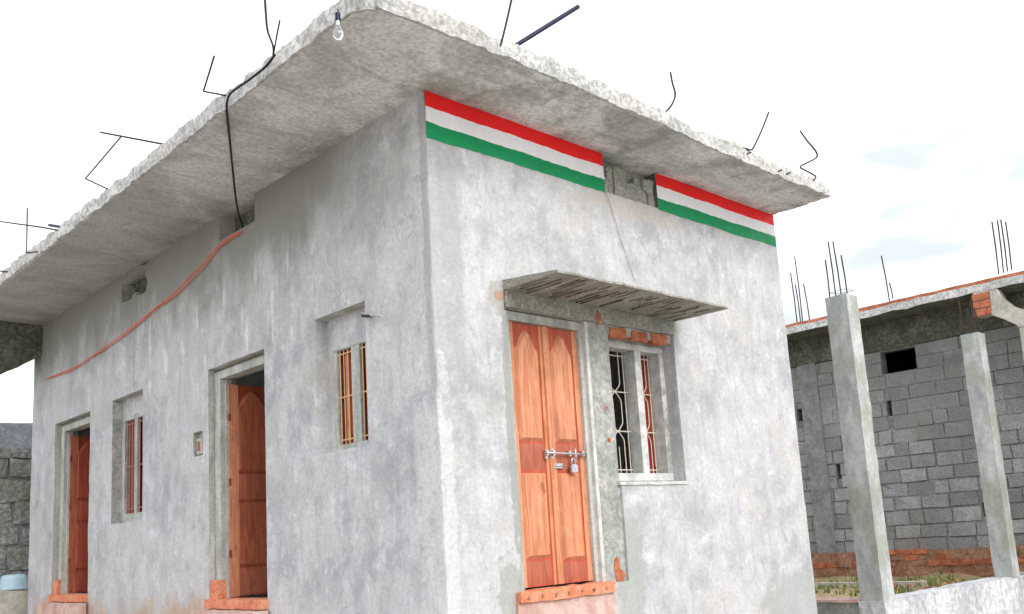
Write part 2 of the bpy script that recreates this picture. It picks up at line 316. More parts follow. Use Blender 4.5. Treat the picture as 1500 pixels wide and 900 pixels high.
def voxel(mb, xs, ys, zs, solid, matf, disp):
    """closed surface of the cells for which solid(centre) holds; shared vertices, displaced by disp(p)"""
    nx, ny, nz_ = len(xs)-1, len(ys)-1, len(zs)-1
    cx = [(xs[i]+xs[i+1])/2 for i in range(nx)]; cy = [(ys[i]+ys[i+1])/2 for i in range(ny)]; cz = [(zs[i]+zs[i+1])/2 for i in range(nz_)]
    G = {}
    for i in range(nx):
        for j in range(ny):
            for k in range(nz_):
                if solid(cx[i], cy[j], cz[k]): G[i, j, k] = 1
    idx = {}
    def V(i, j, k):
        if (i, j, k) not in idx:
            idx[i, j, k] = len(mb.v); p = Vector((xs[i], ys[j], zs[k])); mb.v.append(p+disp(p))
        return idx[i, j, k]
    D = [((-1, 0, 0), lambda i, j, k: [(i, j, k), (i, j, k+1), (i, j+1, k+1), (i, j+1, k)]),
         ((1, 0, 0), lambda i, j, k: [(i+1, j, k), (i+1, j+1, k), (i+1, j+1, k+1), (i+1, j, k+1)]),
         ((0, -1, 0), lambda i, j, k: [(i, j, k), (i+1, j, k), (i+1, j, k+1), (i, j, k+1)]),
         ((0, 1, 0), lambda i, j, k: [(i, j+1, k), (i, j+1, k+1), (i+1, j+1, k+1), (i+1, j+1, k)]),
         ((0, 0, -1), lambda i, j, k: [(i, j, k), (i, j+1, k), (i+1, j+1, k), (i+1, j, k)]),
         ((0, 0, 1), lambda i, j, k: [(i, j, k+1), (i+1, j, k+1), (i+1, j+1, k+1), (i, j+1, k+1)])]
    for (i, j, k) in G:
        for d, q in D:
            if (i+d[0], j+d[1], k+d[2]) not in G:
                mb.f.append(tuple(V(*c) for c in q(i, j, k)))
                mb.mi.append(mb.mat(matf(cx[i]+d[0]*(xs[i+1]-xs[i])/2, cy[j]+d[1]*(ys[j+1]-ys[j])/2, cz[k]+d[2]*(zs[k+1]-zs[k])/2, d)))
def catmull(pts, n=6):
    P = [Vector(p) for p in pts]; P = [P[0]*2-P[1]]+P+[P[-1]*2-P[-2]]; r = []
    for i in range(1, len(P)-2):
        for k in range(n):
            t = k/n; r.append(.5*((2*P[i])+(P[i+1]-P[i-1])*t+(2*P[i-1]-5*P[i]+4*P[i+1]-P[i+2])*t*t+(3*P[i]-P[i-1]-3*P[i+1]+P[i+2])*t**3))
    return r+[P[-2]]

# ---------------------------------------------------------------- ground
GZ = -1.0
mb = MB()
gx = axis([-400, -60, -14, 22, 60, 400], 400); gx = [-900, -300, -100, -40]+[-20+1.0*i for i in range(51)]+[45, 100, 300, 900]
gy = gx
for j in range(len(gy)):
    for i in range(len(gx)):
        p = Vector((gx[i], gy[j], 0)); mb.v.append(Vector((gx[i], gy[j], GZ+.05*noise.noise(p*.35))))
n_ = len(gx)
for j in range(n_-1):
    for i in range(n_-1): mb.f.append((j*n_+i, j*n_+i+1, (j+1)*n_+i+1, (j+1)*n_+i)); mb.mi.append(mb.mat('ground'))
tag(mb.build('ground', smooth=180), kind='structure')

# ================================================================ THE HOUSE
XE, YE, ZS, TH = 4.633, 8.593, 3.706, .22
HOUSE = empty('cement_house', (2.3, 4.3, GZ), 'small grey cement plastered house with overhanging flat roof and three-colour painted band under the eave', 'house')
cutbox = []      # (x0,x1,y0,y1,z0,z1)
def cut(*b): cutbox.append(b)
# front wall (plane y=0)
cut(.68, 1.56, -.1, .12, .13, 2.19); cut(.735, 1.505, -.1, .5, .13, 2.13)           # door rebate, opening
cut(1.83, 2.69, -.1, .13, .90, 2.12); cut(1.93, 2.63, -.1, .5, .97, 2.06)           # window recess, opening
cut(1.56, 2.69, -.1, .022, .90, 2.32); cut(.66, 1.6, -.1, .018, 2.17, 2.32); cut(1.56, 1.83, -.1, .022, .13, .92)   # unplastered band
cut(1.91, 2.64, -.1, .12, 3.365, 3.9)                                                # filled vent slot
# side wall (plane x=0)
cut(-.1, .10, 2.35, 3.42, .14, 2.262); cut(-.1, .5, 2.45, 3.30, .14, 2.17)
cut(-.1, .11, .825, 1.525, 1.255, 2.342); cut(-.1, .5, .905, 1.445, 1.31, 2.075)
cut(-.1, .11, 4.94, 5.79, .945, 2.32); cut(-.1, .5, 5.02, 5.71, 1.04, 2.08)
cut(-.1, .10, 6.47, 7.68, .19, 2.30); cut(-.1, .5, 6.58, 7.52, .19, 2.20)
cut(-.1, .16, 2.49, 3.17, 3.46, 3.9)                                                 # vent slot under roof
cut(-.1, .06, 3.54, 3.74, 1.47, 1.70)                                                # switch niche
cut(-.1, .13, 4.87, 5.55, 3.42, 3.62); cut(-.1, .13, 4.87, 5.15, 3.36, 3.62)
def house_solid(x, y, z):
    if not ((y < TH) or (x < TH) or (x > XE-TH) or (y > YE-TH) or (3.55 < y < 3.70 and False)): return False
    for b in cutbox:
        if b[0] < x < b[1] and b[2] < y < b[3] and b[4] < z < b[5]: return False
    return True
def house_mat(x, y, z, d):
    if x > TH+.005 and y > TH-.03 and x < XE-TH+.005 and y < YE-TH+.005: return 'inner'
    if y < TH and .0 < x < XE and d[1] == -1:
        if y > .008: return 'raw'
        return 'plaster'
    if d[0] == -1 and x > .02 and z > 3.3: return 'beamd'  # vent recess faces: the shade inside is painted as dark colour
    if d[1] == -1 and .7 < y < 1.6 and x < .15: return 'plaster'
    if abs(d[2]) and x > 0 and (y < TH or x < TH): return 'raw' if y < TH else 'frame'
    if d[0] == -1 and x > .02 and z < 3.3 and (2.3 < y < 3.5 or 6.4 < y < 7.7): return 'frame'
    if d[1] == -1 and y > 2: return 'frame' if not 4.9 < y < 5.9 else 'raw'
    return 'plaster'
def house_disp(p):
    v = jitter(p, .006, 1.7)+jitter(p, .0035, 7.)
    if (abs(p.x) < .01 and abs(p.y) < .01): v += Vector((1, 1, 0))*(.006+.010*noise.noise(p*9))
    if p.y > .008 and p.y < .05: v *= 1.7
    if p.z > 3.3 and p.x < .2 and p.y > 4.7 and p.y < 5.7: v += jitter(p, .05, 6)
    return v
mb = MB()
cx_ = [0, TH, XE-TH, XE]+[c for b in cutbox if b[3] < 1 and b[1] > .6 for c in b[:2]]+[b[1] for b in cutbox if 0 < b[1] < TH]
cy_ = [0, TH, YE-TH, YE]+[c for b in cutbox if b[1] < .55 and b[0] < 0 for c in b[2:4]]+[b[3] for b in cutbox if 0 < b[3] < TH]
cz_ = [GZ-.15, ZS+.002]+[c for b in cutbox for c in b[4:6] if c < ZS]
voxel(mb, axis([c for c in cx_ if 0 <= c <= XE], .085), axis([c for c in cy_ if 0 <= c <= YE], .085), axis(cz_, .085), house_solid, house_mat, house_disp)
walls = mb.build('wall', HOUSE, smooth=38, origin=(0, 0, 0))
# inner floor and partition so that open doors look into rooms
mb = MB().box(TH, XE-TH, TH, YE-TH, -.1, .12, 'inner'); mb.build('floor', HOUSE)
for y in (1.7, 4.55): MB().box(TH+.01, XE-TH-.01, y, y+.12, .12, ZS, 'inner').build('partition_wall', HOUSE)

# roof slab
RX0, RX1, RY0, RY1, RZ0, RZ1 = -.966, XE+.0, -.675, YE+.12, ZS, ZS+.115
def roof_disp(p):
    ex = min(abs(p.x-RX0), abs(p.x-RX1), abs(p.y-RY0), abs(p.y-RY1)); v = jitter(p, .006, 2.)
    if ex < .02:
        a = 1 if p.z > RZ0+.01 else .5
        q = Vector((p.x, p.y, p.z*.6)); v += jitter(q, .028*a, 1.6)+jitter(q, .018*a, 6.)+jitter(p, .014, 17.)
    if ex < .10 and p.z > RZ1-.01:
        q = Vector((p.x, p.y, 0)); v += Vector((0, 0, .010+.034*noise.noise(q*1.9)+.016*noise.noise(q*8)+.006*noise.noise(q*21)))
    v.z += .018*math.sin((p.x+1)*1.1)*(1 if p.y < .4 else 0)*max(0, min(1, (.0-p.y)/.6))
    if (abs(p.x-RX0) < .12 and abs(p.y-RY0) < .12): v += Vector((.07, .06, 0))*(.24-abs(p.x-RX0)-abs(p.y-RY0))/.24
    if p.x > XE-.5 and p.y < .6: v.z += (-.045 if p.z > RZ0+.05 else .0)*((p.x-XE+.5)/.5)
    return v
def roof_mat(x, y, z, d):
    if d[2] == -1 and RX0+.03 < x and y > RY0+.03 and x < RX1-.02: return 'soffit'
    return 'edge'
mb = MB()
rx = axis([RX0, RX0+.03, RX0+.06, RX0+.09, 0, RX1-.04, RX1], .032); ry = axis([RY0, RY0+.03, RY0+.06, RY0+.09, 0, RY1], .032); rz = [RZ0, RZ0+.028, RZ0+.056, RZ0+.085, RZ1]
voxel(mb, rx, ry, rz, lambda x, y, z: True, roof_mat, roof_disp)
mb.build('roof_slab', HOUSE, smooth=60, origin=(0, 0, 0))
# ragged haunch beam carrying the roof at the far back corner
T = lambda a, b, c: (a, c, b)
mb = MB().prism([(-1.0, 3.70), (-1.0, 2.93), (-.72, 2.96), (-.46, 3.02), (-.2, 3.17), (.002, 3.30), (.002, 3.70)], 8.28, 8.62, 'beamd', T)
mb.build('haunch_beam', HOUSE, cutlen=.12, wobble=(.018, 5), smooth=50)

# painted bands: three stripes each, edges hand painted
def band(x0, x1, label):
    mb = MB(); xs = axis([x0, x1], .045); zt = ZS-.002; h = [0, .118, .236, .352]
    for s_ in range(3):
        nm = ('red', 'white', 'green')[s_]; o = len(mb.v)
        for x in xs:
            for k in (s_, s_+1):
                z = zt-h[k] + (.010*noise.noise(Vector((x*3, k*3.1, 1)))+.007*noise.noise(Vector((x*19, k*5, 4))) if k else 0)
                p = Vector((x+ (.005*noise.noise(Vector((3, z*30, x))) if x in (xs[0], xs[-1]) else 0), 0, z)); mb.v.append(p+Vector((0, house_disp(Vector((x, 0, z))).y*(0 if 0 < x < .05 else 1)-.0035, 0)))
        for i in range(len(xs)-1): mb.f.append((o+2*i, o+2*i+1, o+2*i+3, o+2*i+2)); mb.mi.append(mb.mat(nm))
    return tag(mb.build('painted_band', HOUSE), label)
band(.004, 1.912, 'longer painted band of red, white and green stripes'); band(2.64, XE-.004, 'shorter painted band of red, white and green stripes')

# filled vent over the front wall: rubble texture with a dark gap on top
mb = MB()
for i in range(9):
    for j in range(2):
        if j == 1 and i in (0, 4, 5): continue
        x = 1.925+i*.079; z = 3.372+j*.15
        mb.box(x-.004, x+.080, .025+random.random()*.035, .11, z-.01, z+.15+random.random()*.03-(.05 if j else 0), 'canopy' if i < 8 else 'raw')
mb.build('vent_infill', HOUSE, cutlen=.04, wobble=(.016, 9), smooth=50)

# canopy over door and window
mb = MB()
T = lambda a, b, c: (a, b, c)
xs = axis([.66, 2.74], .07); pro = [(0, 2.325, 2.40), (-.12, 2.322, 2.385), (-.25, 2.320, 2.372), (-.38, 2.320, 2.358), (-.5, 2.320, 2.345), (-.565, 2.322, 2.338)]
o = 0
for x in xs:
    e = min(x-xs[0], xs[-1]-x)
    for y, zb, ztp in pro: mb.v.append(Vector((x, y, zb))+jitter(Vector((x, y, zb)), .010, 6)); 
    for y, zb, ztp in pro[::-1]: mb.v.append(Vector((x, y, ztp))+jitter(Vector((x, y, ztp)), .010, 6))
m_ = len(pro)*2
for i in range(len(xs)-1):
    for k in range(m_): mb.f.append((i*m_+k, i*m_+(k+1) % m_, (i+1)*m_+(k+1) % m_, (i+1)*m_+k)); mb.mi.append(mb.mat('boards'))
mb.f += [tuple(range(m_)), tuple(range((len(xs)-1)*m_, len(xs)*m_))[::-1]]; mb.mi += [0, 0]
for v in mb.v:
    if v.y > -.01: v.y = .03
for i in range(34):
    x = .69+i*.0595+random.uniform(-.015, .015)
    y0 = random.uniform(-.55, -.25); y1 = min(-.03, y0+random.uniform(.1, .45))
    mb.box(x, x+random.uniform(.0025, .0055), y0, y1, 2.311+random.random()*.004, 2.330, 'ridge')
cano = mb.build('canopy_slab', HOUSE, smooth=50)
# lintel under canopy
mb = MB().box(.67, 2.7, -.012, .05, 2.195, 2.325, 'canopy'); mb.build('lintel', HOUSE, cutlen=.1, wobble=(.010, 7), smooth=50)
# brick strip above the front window
mb = MB()
for i, x in enumerate((1.845, 2.125, 2.395)): mb.box(x, x+.215, .008, .06, 2.095+.0*i, 2.185, 'brick')
tag(mb.build('brick_strip', HOUSE, bevel=.008, cutlen=.06, wobble=(.012, 14), smooth=50), 'three exposed orange bricks above the front window')
# brick-coloured smears beside the front door
mb = MB()
def smear(cx, cz, rx, rz, m='brick', y=.0, seed=0):
    n = 22; ring = [(cx+rx*math.cos(2*math.pi*k/n)*(1+.5*noise.noise(Vector((k*.6, seed, 1)))), cz+rz*math.sin(2*math.pi*k/n)*(1+.5*noise.noise(Vector((k*.6, seed, 7))))) for k in range(n)]
    mb.prism(ring, y-.006, y+.02, m, lambda a, b, c: (a, c, b))
for a_ in ((1.72, .22, .035, .10, .022, 1), (1.755, .17, .05, .05, .021, 2), (1.74, 1.50, .018, .014, .022, 3), (1.745, 1.24, .020, .018, .022, 4), (1.69, 2.235, .03, .05, -.010, 5)):
    mb = MB(); smear(*a_[:4], y=a_[4], seed=a_[5]); mb.build('exposed_brick_patch', HOUSE)

# ---------------------------------------------------------------- doors
def leaf_mesh(w, h, T, rails, arch=True, base='wooddark', pan='wood', rail='woodrail', th=.035):
    """one door leaf in local (a along width, b up, c outward)"""
    mb = MB(); st = .075
    mb.box(0, w, 0, h, -th, 0, base, T)
    # stiles
    for a0, a1 in ((0, st*.7), (w-st*.7, w)): mb.box(a0, a1, 0, h, 0, .010, pan, T)
    zb, z1, z2, z3 = rails   # bottom rail top, lower panel top, mid rail top, upper panel shoulder
    def panel(a0, a1, b0, b1, m, ogee=False, c=.022):
        def ring(ins, ogee):
            p = [(a0+ins, b0+ins), (a1-ins, b0+ins)]
            if not ogee: return p+[(a1-ins, b1-ins), (a0+ins, b1-ins)]
            W2 = (a1-a0)/2-ins; cx = (a0+a1)/2; H = .14
            top = []
            for k in range(17):
                t = 1-2*k/16; r = abs(t); y = H*(.5+.5*math.cos(math.pi*min(1, r*1.12)))**.62
                top.append((cx+W2*t, b1-ins*1.2-H+y))
            return p+top
        r0, r1 = ring(0, ogee), ring(.022, ogee); n = len(r0)
        vs = [(a, b, 0.0005) for a, b in r0]+[(a, b, c) for a, b in r1]
        mb.add(vs, [(k, (k+1) % n, n+(k+1) % n, n+k) for k in range(n)]+[tuple(range(n, 2*n))], m, T)
    a0, a1 = st*.7+.012, w-st*.7-.012
    panel(a0, a1, z2+.01, h-.05, pan, arch); panel(a0, a1, z1+.012, z2-.008, rail, c=.008)
    panel(a0, a1, zb+.01, z1-.01, pan); panel(a0, a1, .012, zb-.01, rail, c=.006)
    return mb
# front double door
DY = .085
door = None
FR = MB()   # frame: two jambs, head
FR.box(.682, .745, .045, .16, .14, 2.185, 'frame').box(1.495, 1.558, .045, .16, .14, 2.185, 'frame').box(.745, 1.495, .045, .16, 2.118, 2.185, 'frame')
FR.box(1.535, 1.575, .012, .05, .14, 2.19, 'wframe')
FR.build('door_frame', HOUSE, bevel=.004)
dl = leaf_mesh(.378, 1.955, lambda a, b, c: (.747+a, DY-c, .158+b), (.19, .83, 1.05, 1.7)); dl.build('door', HOUSE, smooth=30)
d2 = leaf_mesh(.365, 1.955, lambda a, b, c: (1.129+a, DY-c, .158+b), (.16, .83, 1.05, 1.7))
d2.box(-.028+1.129, .014+1.129, DY-.026, DY-.002, .16, 2.11, 'wood')
dr = d2.build('door', HOUSE, smooth=30)
tag(dr, 'right leaf of the front door with a steel bolt and padlock')
# aldrop bolt
mb = MB(); zb_ = 1.128
mb.tube([(1.045, DY-.045, zb_), (1.487, DY-.045, zb_-.006)], .0085, 'steel', 10)
for x in (1.055, 1.125, 1.30, 1.45): mb.box(x-.012, x+.012, DY-.048, DY-.008, zb_-.022, zb_+.022, 'steel')
mb.box(1.045, 1.07, DY-.03, DY-.012, zb_-.045, zb_+.03, 'steel').box(1.115, 1.14, DY-.03, DY-.012, zb_-.045, zb_+.035, 'steel')
mb.tube([(1.36, DY-.045, zb_+.035), (1.36, DY-.045, zb_-.07)], .007, 'steel', 8)
mb.box(1.145, 1.235, DY-.022, DY-.010, zb_-.115, zb_-.075, 'steel').tube([(1.16, DY-.03, zb_-.095), (1.24, DY-.03, zb_-.095)], .007, 'steel', 8)
mb.build('bolt', dr, bevel=.002, smooth=40)
# padlock hanging from the bolt
mb = MB(); px_, pz_ = 1.325, zb_-.115
prof = [(-.030, -.035), (.030, -.035), (.034, -.015), (.034, .018), (.024, .03), (-.024, .03), (-.034, .018), (-.034, -.015)]
mb.prism(prof, DY-.062, DY-.036, 'steel', lambda a, b, c: (px_+a, c, pz_+b))
arc = [(px_-.019, DY-.048, pz_+.025)]+[(px_-.019*math.cos(t), DY-.048, pz_+.055+.02*math.sin(t)) for t in [math.pi*k/8 for k in range(9)]]+[(px_+.019, DY-.048, pz_+.025)]
mb.tube(arc, .0055, 'steel', 8); mb.box(px_-.004, px_+.004, DY-.064, DY-.061, pz_-.02, pz_-.002, 'blackhole')
tag(mb.build('padlock', bevel=.002, smooth=40, origin=(px_, DY-.05, pz_+.07)), 'small steel padlock hanging from the bolt of the orange double door', 'padlock')

# front threshold
mb = MB().box(.61, 1.60, -.055, .10, .062, .142, 'sill').box(.60, 1.62, -.03, .06, -.10, .062, 'pink')
tag(mb.build('threshold', HOUSE, cutlen=.05, wobble=(.009, 9), smooth=50), 'orange painted threshold of the front door')
for k in range(7): MB().tube([(.68+k*.135, -.050, .10+.004*math.sin(k*2)), (.68+k*.135, -.066, .10+.004*math.sin(k*2))], .012, 'mud', 8).build('threshold_dot', HOUSE)
# side doors
def side_door(y0, y1, z0, z1, yf, first, mats=('woodred', 'woodside', 'woodrail', 'wood')):
    """opening y0..y1 (far jamb y1); leaf hinged on the far jamb and swung into the room"""
    F = MB(); F.box(.055, .15, y1-.008, y1+.11, z0, z1+.065, 'frame').box(.055, .15, y0-.09, y0+.008, z0, z1+.065, 'frame').box(.055, .15, y0+.008, y1-.008, z1-.01, z1+.065, 'frame')
    F.box(.095, .16, y1-.035, y1-.008, z0, z1-.01, 'frame')
    F.build('door_frame', HOUSE, bevel=.005)
    a = math.radians(-2.5)
    T = lambda p, b, c: (.125+p*math.cos(a)+c*math.sin(a), y1-.04+p*math.sin(a)-c*math.cos(a), z0+.012+b)
    mbd = leaf_mesh(.46, z1-z0-.075, T, (.26, .86, 1.12, 1.7), True, *mats[:3])
    mbd.box(-.005, .085, 0, z1-z0-.075, .0, .013, mats[3], T)
    d = mbd.build('door', HOUSE, smooth=30)
    for zz in (.35, 1.0, 1.6): MB().box(-.010, .012, zz, zz+.07, .004, .016, 'woodred', T).build('hinge', d)
    s_ = MB().box(-.05, .16, y0-.10, yf, z0-.075, z0+.004, 'sill').box(.01, .16, yf-.14, yf, z0, z0+.17, 'sill'); s_.box(-.16, -.02, y0-.14, yf+.03, z0-.30, z0-.085, 'pink'); s_.box(-.42, -.16, y0-.2, yf+.05, GZ-.1, z0-.42, 'pink')
    s_.build('threshold', HOUSE, cutlen=.06, wobble=(.010, 9), smooth=50)
    return d
tag(side_door(2.45, 3.30, .142, 2.165, 3.42, True), 'open red-brown side door nearest the house corner')
tag(side_door(6.58, 7.52, .192, 2.195, 7.66, False, ('woodred', 'woodfar', 'woodfar', 'woodside')), 'open dark red side door at the far end')

# ---------------------------------------------------------------- windows
def window(T, fx, z0, z1, ops, depth, shut, grille_m, label, fm='wframe', plain=False):
    """fx frame edges along a; ops list of (a0,a1) openings; c outward from the frame face"""
    mb = MB(); a_prev = fx[0]
    for (a0, a1) in ops: mb.box(a_prev, a0, z0, z1, -depth, 0, fm, T); a_prev = a1
    mb.box(a_prev, fx[1], z0, z1, -depth, 0, fm, T)
    mb.box(fx[0], fx[1], z1+.0, z1+.055, -depth, .003, fm, T).box(fx[0], fx[1], z0-.065, z0, -depth, .006, fm, T)
    wn = tag(mb.build('window', HOUSE, bevel=.004), label)
    g = MB(); s = MB()
    for (a0, a1) in ops:
        c = -depth+.018; w_ = a1-a0; H = z1-z0
        def P(a, b): return Vector(T(a0+a*w_, z0+b*H, c))
        for b in ((.05, .5, .96) if plain else (.035, .965, .345, .665)): g.tube([P(.0, b), P(1., b)], .0055, grille_m, 5)
        for fr in (.10, .90): g.tube([P(fr, 0), P(fr, 1)], .0055, grille_m, 5)
        if plain: g.tube([P(.36, 0), P(.36, 1)], .0065, grille_m, 5); g.tube([P(.64, 0), P(.64, 1)], .0045, grille_m, 5)
        for sg in () if plain else (-1, 1):
            pts = []
            for k in range(49):
                t = k/48; dn = min(abs(t-.345), abs(t-.665)); sg2 = sg*(1 if t < .345 else -1 if t < .665 else 1); wv = min(1, dn/.075); wv = wv*wv*(3-2*wv); pts.append(P(.5+sg2*(.05+.17*wv)*(1 if dn > .004 else 0), t))
            g.tube(pts, .005, grille_m, 5)
        if not plain: g.tube([P(.5, .0), P(.5, .22)], .0045, grille_m, 5)
    g.build('grille', wn, smooth=60)
    for q in shut:
        a0, a1, swing = q; hh = z1-z0
        if swing:   # opened inwards about its far edge
            s.box(a1-.03, a1, z0, z1, -depth-.36, -depth-.01, 'shut', T)
            s.box(a1-.036, a1-.03, z0+.08, z1-.08, -depth-.31, -depth-.06, 'woodred', T)
        else:
            s.box(a0-.01, a1+.01, z0-.01, z1+.01, -depth-.05, -depth-.02, 'shut', T)
            s.box(a0+.05, a1-.05, z0+.07, z1-.07, -depth-.021, -depth-.012, 'woodred', T)
            if depth < .05 and z0 > 1.2: s.box(a1-.11, a1-.055, z0+.02, z1-.03, -depth-.021, -depth-.006, 'wood', T)
    s.build('shutter', wn, bevel=.003)
    return wn
TF = lambda a, b, c: (a, .13-c, b)
window(TF, (1.832, 2.688), .985, 2.045, [(1.955, 2.285), (2.37, 2.625)], .13, [(2.53, 2.74, False)], 'grille', 'front window with whitish frame and wavy grille')
mb = MB().box(1.80, 2.70, -.012, .13, .878, .905, 'wframe'); mb.build('window_sill', HOUSE, cutlen=.1, wobble=(.005, 9))
TL = lambda a, b, c: (.115-c, a, b)
def ylist(*v): return v
window(TL, (.83, 1.52), 1.315, 2.068, [(.90, 1.085), (1.195, 1.40)], .035, [(.90, 1.085, False), (1.195, 1.40, False)], 'ygrille', 'side window nearest the house corner', 'frame', True)
window(TL, (4.945, 5.785), 1.045, 2.075, [(5.03, 5.38), (5.455, 5.72)], .035, [(5.03, 5.38, False), (5.455, 5.72, False)], 'dgrille', 'far side window between the two side doors', 'frame', True)
# switch in its niche
sw = MB().box(.01, .055, 3.575, 3.69, 1.485, 1.635, 'cream').box(.004, .012, 3.60, 3.665, 1.515, 1.61, 'woodred').box(.0, .009, 3.617, 3.648, 1.575, 1.60, 'blackhole')
tag(sw.build('switch_box', HOUSE, bevel=.003), 'cream electric switch box in a niche beside the side door')
# peg over near window
mb = MB(); p0, p1 = at(531, 459, 'x', .03), at(559, 463, 'x', -.16)
mb.tube([p0, p0.lerp(p1, .5)+Vector((0, 0, -.006)), p1], .011, 'frame', 6); mb.tube([p0+Vector((0, 0, -.02)), p0.lerp(p1, .45)+Vector((0, 0, -.012))], .013, 'rust', 6)
mb.build('wooden_peg', HOUSE)

# ---------------------------------------------------------------- rebars sticking out of the roof
def rb(pts, ax, c, r=.0075, m='rust', label=None, name='rebar'):
    P = [at(x, y, ax, c+(dc[0] if dc else 0)) for x, y, *dc in pts]
    P = catmull(P, 5) if len(P) > 2 else P
    if len(P) > 2 and len(pts) > 2: pass
    o = MB().tube(P, r, m, 6).build(name, HOUSE, smooth=60)
    if label: o['label'] = label
    return o
xl, yf = RX0, RY0
rb([(388, -6, -.10), (389, 14, -.08), (392, 45, -.05), (400, 68, -.02), (400, 84, .03)], 'x', xl, .008)
rb([(410, 30, -.02), (405, 55, 0), (400, 84, .03)], 'x', xl, .006)
MB_ = MB()
def poly(pts, ax, c, r, m='rust'):
    P = [at(x, y, ax, c+(dc[0] if dc else 0)) for x, y, *dc in pts]; Q = []
    for i in range(len(P)-1):
        for k in range(4): Q.append(P[i].lerp(P[i+1], [0, .04, .5, .96][k]))
    Q.append(P[-1]); return MB().tube(Q, r, m, 6).build('rebar', HOUSE, smooth=60)
poly([(314, 82, -.12), (298, 134, -.10), (340, 142, .04)], 'x', xl, .007)
poly([(147, 194, -.15), (242, 212, .03)], 'x', xl, .0085); poly([(177, 201, -.12), (125, 262, -.14), (162, 279, .03)], 'x', xl, .007)
poly([(-20, 322, -.2), (60, 333, -.08), (98, 340, .03)], 'x', xl, .008); poly([(40, 305, -.1), (39, 371, -.1), (62, 368, .03)], 'x', xl, .007)
poly([(72, 330, -.03), (102, 335, .04)], 'x', xl, .014, 'dark'); poly([(-10, 396, -.08), (24, 400, .03)], 'x', xl, .009)
rb([(751, -8, -.04), (742, 32, -.03), (733, 66, 0), (723, 77, .05)], 'y', yf, .008)
tag(MB().tube([at(741, 76, 'y', yf+.06), at(847, 10, 'y', yf-.10)], .0165, 'dark', 10).build('conduit_pipe', HOUSE, smooth=60), 'thick blue-black pipe sticking out of the roof edge')
rb([(982, 106, -.05), (985, 122, -.05), (989, 138, -.04), (985, 152, -.03), (975, 164, 0), (962, 168, .02), (950, 168, .06)], 'y', yf, .0085)
rb([(1126, 165, -.05), (1117, 188, -.05), (1106, 212, -.03), (1100, 220, -.01), (1090, 217, .0), (1080, 219, .03), (1070, 222, .06)], 'y', yf, .0085)
rb([(1172, 192, -.06), (1182, 206, -.05), (1195, 222, -.04), (1196, 231, -.03), (1182, 239, -.02), (1172, 245, -.01), (1184, 252, 0), (1195, 259, 0), (1190, 265, .02), (1178, 269, .06)], 'y', yf, .0085)
for x, y in ((1095, 226), (1140, 252), (1152, 256)): rb([(x-6, y+2, .03), (x+6, y-3, -.04)], 'y', yf, .007)

# ================================================================ hanging things
def under(x, y, c):
    p = at(x, y, 'x', c)
    return at(x, y, 'z', ZS-.022) if (p.z > ZS-.022 and c > RX0+.03) else p
def cable(pts, r, m, name, label, cat='cable'):
    P = catmull([under(x, y, c) for x, y, c in pts], 6)
    return tag(MB().tube(P, r, m, 6).build(name, smooth=60, origin=P[0]), label, cat)
def cable_m(runs, r, m, name, label, cat='cable'):
    mb = MB(); o = None
    for pts in runs:
        P = catmull([at(x, y, 'x', c) for x, y, c in pts], 6); o = o or P[0]; mb.tube(P, r, m, 6)
    return tag(mb.build(name, smooth=60, origin=o), label, cat)
cable([(403, 80, -1.03), (390, 97, -1.05), (368, 115, -1.05), (345, 131, -1.04), (335, 141, -1.03), (332, 160, -.95), (336, 200, -.72), (341, 250, -.45), (346, 295, -.22), (351, 320, -.08), (357, 334, .02), (366, 340, .12)],
      .009, 'blackc', 'power_cable', 'black cable running along the roof edge and down into the wall vent')
cable_m([[(362, 338, .06), (352, 341, -.02), (340, 349, -.018), (320, 364, -.02), (302, 388, -.022), (283, 407, -.022), (258, 432, -.02), (232, 450, -.02), (205, 473, -.02), (172, 499, -.02), (140, 520, -.02), (110, 538, -.02), (66, 556, -.012)],
         [(360, 336, .06), (345, 343, -.03), (322, 358, -.035), (300, 384, -.035), (281, 402, -.035), (262, 424, -.03), (235, 446, -.03), (208, 468, -.03), (170, 497, -.03), (142, 517, -.025), (104, 543, -.02), (66, 556, -.012)]],
        .0048, 'orange', 'extension_cable', 'pair of orange cables sagging across the side wall from the vent')
P = catmull([at(x, y, 'y', -.012) for x, y in ((887, 281), (894, 300), (903, 330), (915, 368), (930, 412))], 5)
tag(MB().tube(P, .0022, 'greywire', 5).build('thin_wire', origin=P[0]), 'thin grey wire hanging down the front wall above the canopy', 'wire')
P = catmull([at(x, y, 'x', c) for x, y, c in ((290, 245, -.35), (300, 268, -.25), (315, 295, -.12), (330, 318, -.03), (345, 338, .04))], 5)
tag(MB().tube(P, .0035, 'greywire', 5).build('thin_wire', origin=P[0]), 'faint thin wire from the roof underside into the wall vent', 'wire')
# light bulb at the roof corner
bp = at(495, 30, 'x', RX0-.04); BZ = bp.z
BULB = empty('light_bulb', (bp.x, bp.y, BZ+.05), 'clear glass bulb hanging from a dark holder at the roof corner', 'light bulb')
mb = MB().tube([(bp.x, bp.y, BZ+.075), (bp.x+.01, bp.y, BZ+.045), (bp.x, bp.y, BZ+.03)], .004, 'blackc').tube([(bp.x, bp.y, BZ+.045), (bp.x, bp.y, BZ-.005)], .017, 'dark', 12)
mb.build('socket', BULB, smooth=40)
MB().tube([(bp.x, bp.y, BZ-.003), (bp.x, bp.y, BZ-.035)], .0135, 'steel', 12).build('cap', BULB, smooth=40)
mb = MB(); prof = [(.0135, -.035), (.016, -.05), (.026, -.068), (.032, -.088), (.030, -.106), (.02, -.12), (.006, -.126)]
o = 0; n = 16
for r_, z_ in prof: mb.v += [Vector((bp.x+r_*math.cos(2*math.pi*k/n), bp.y+r_*math.sin(2*math.pi*k/n), BZ+z_)) for k in range(n)]
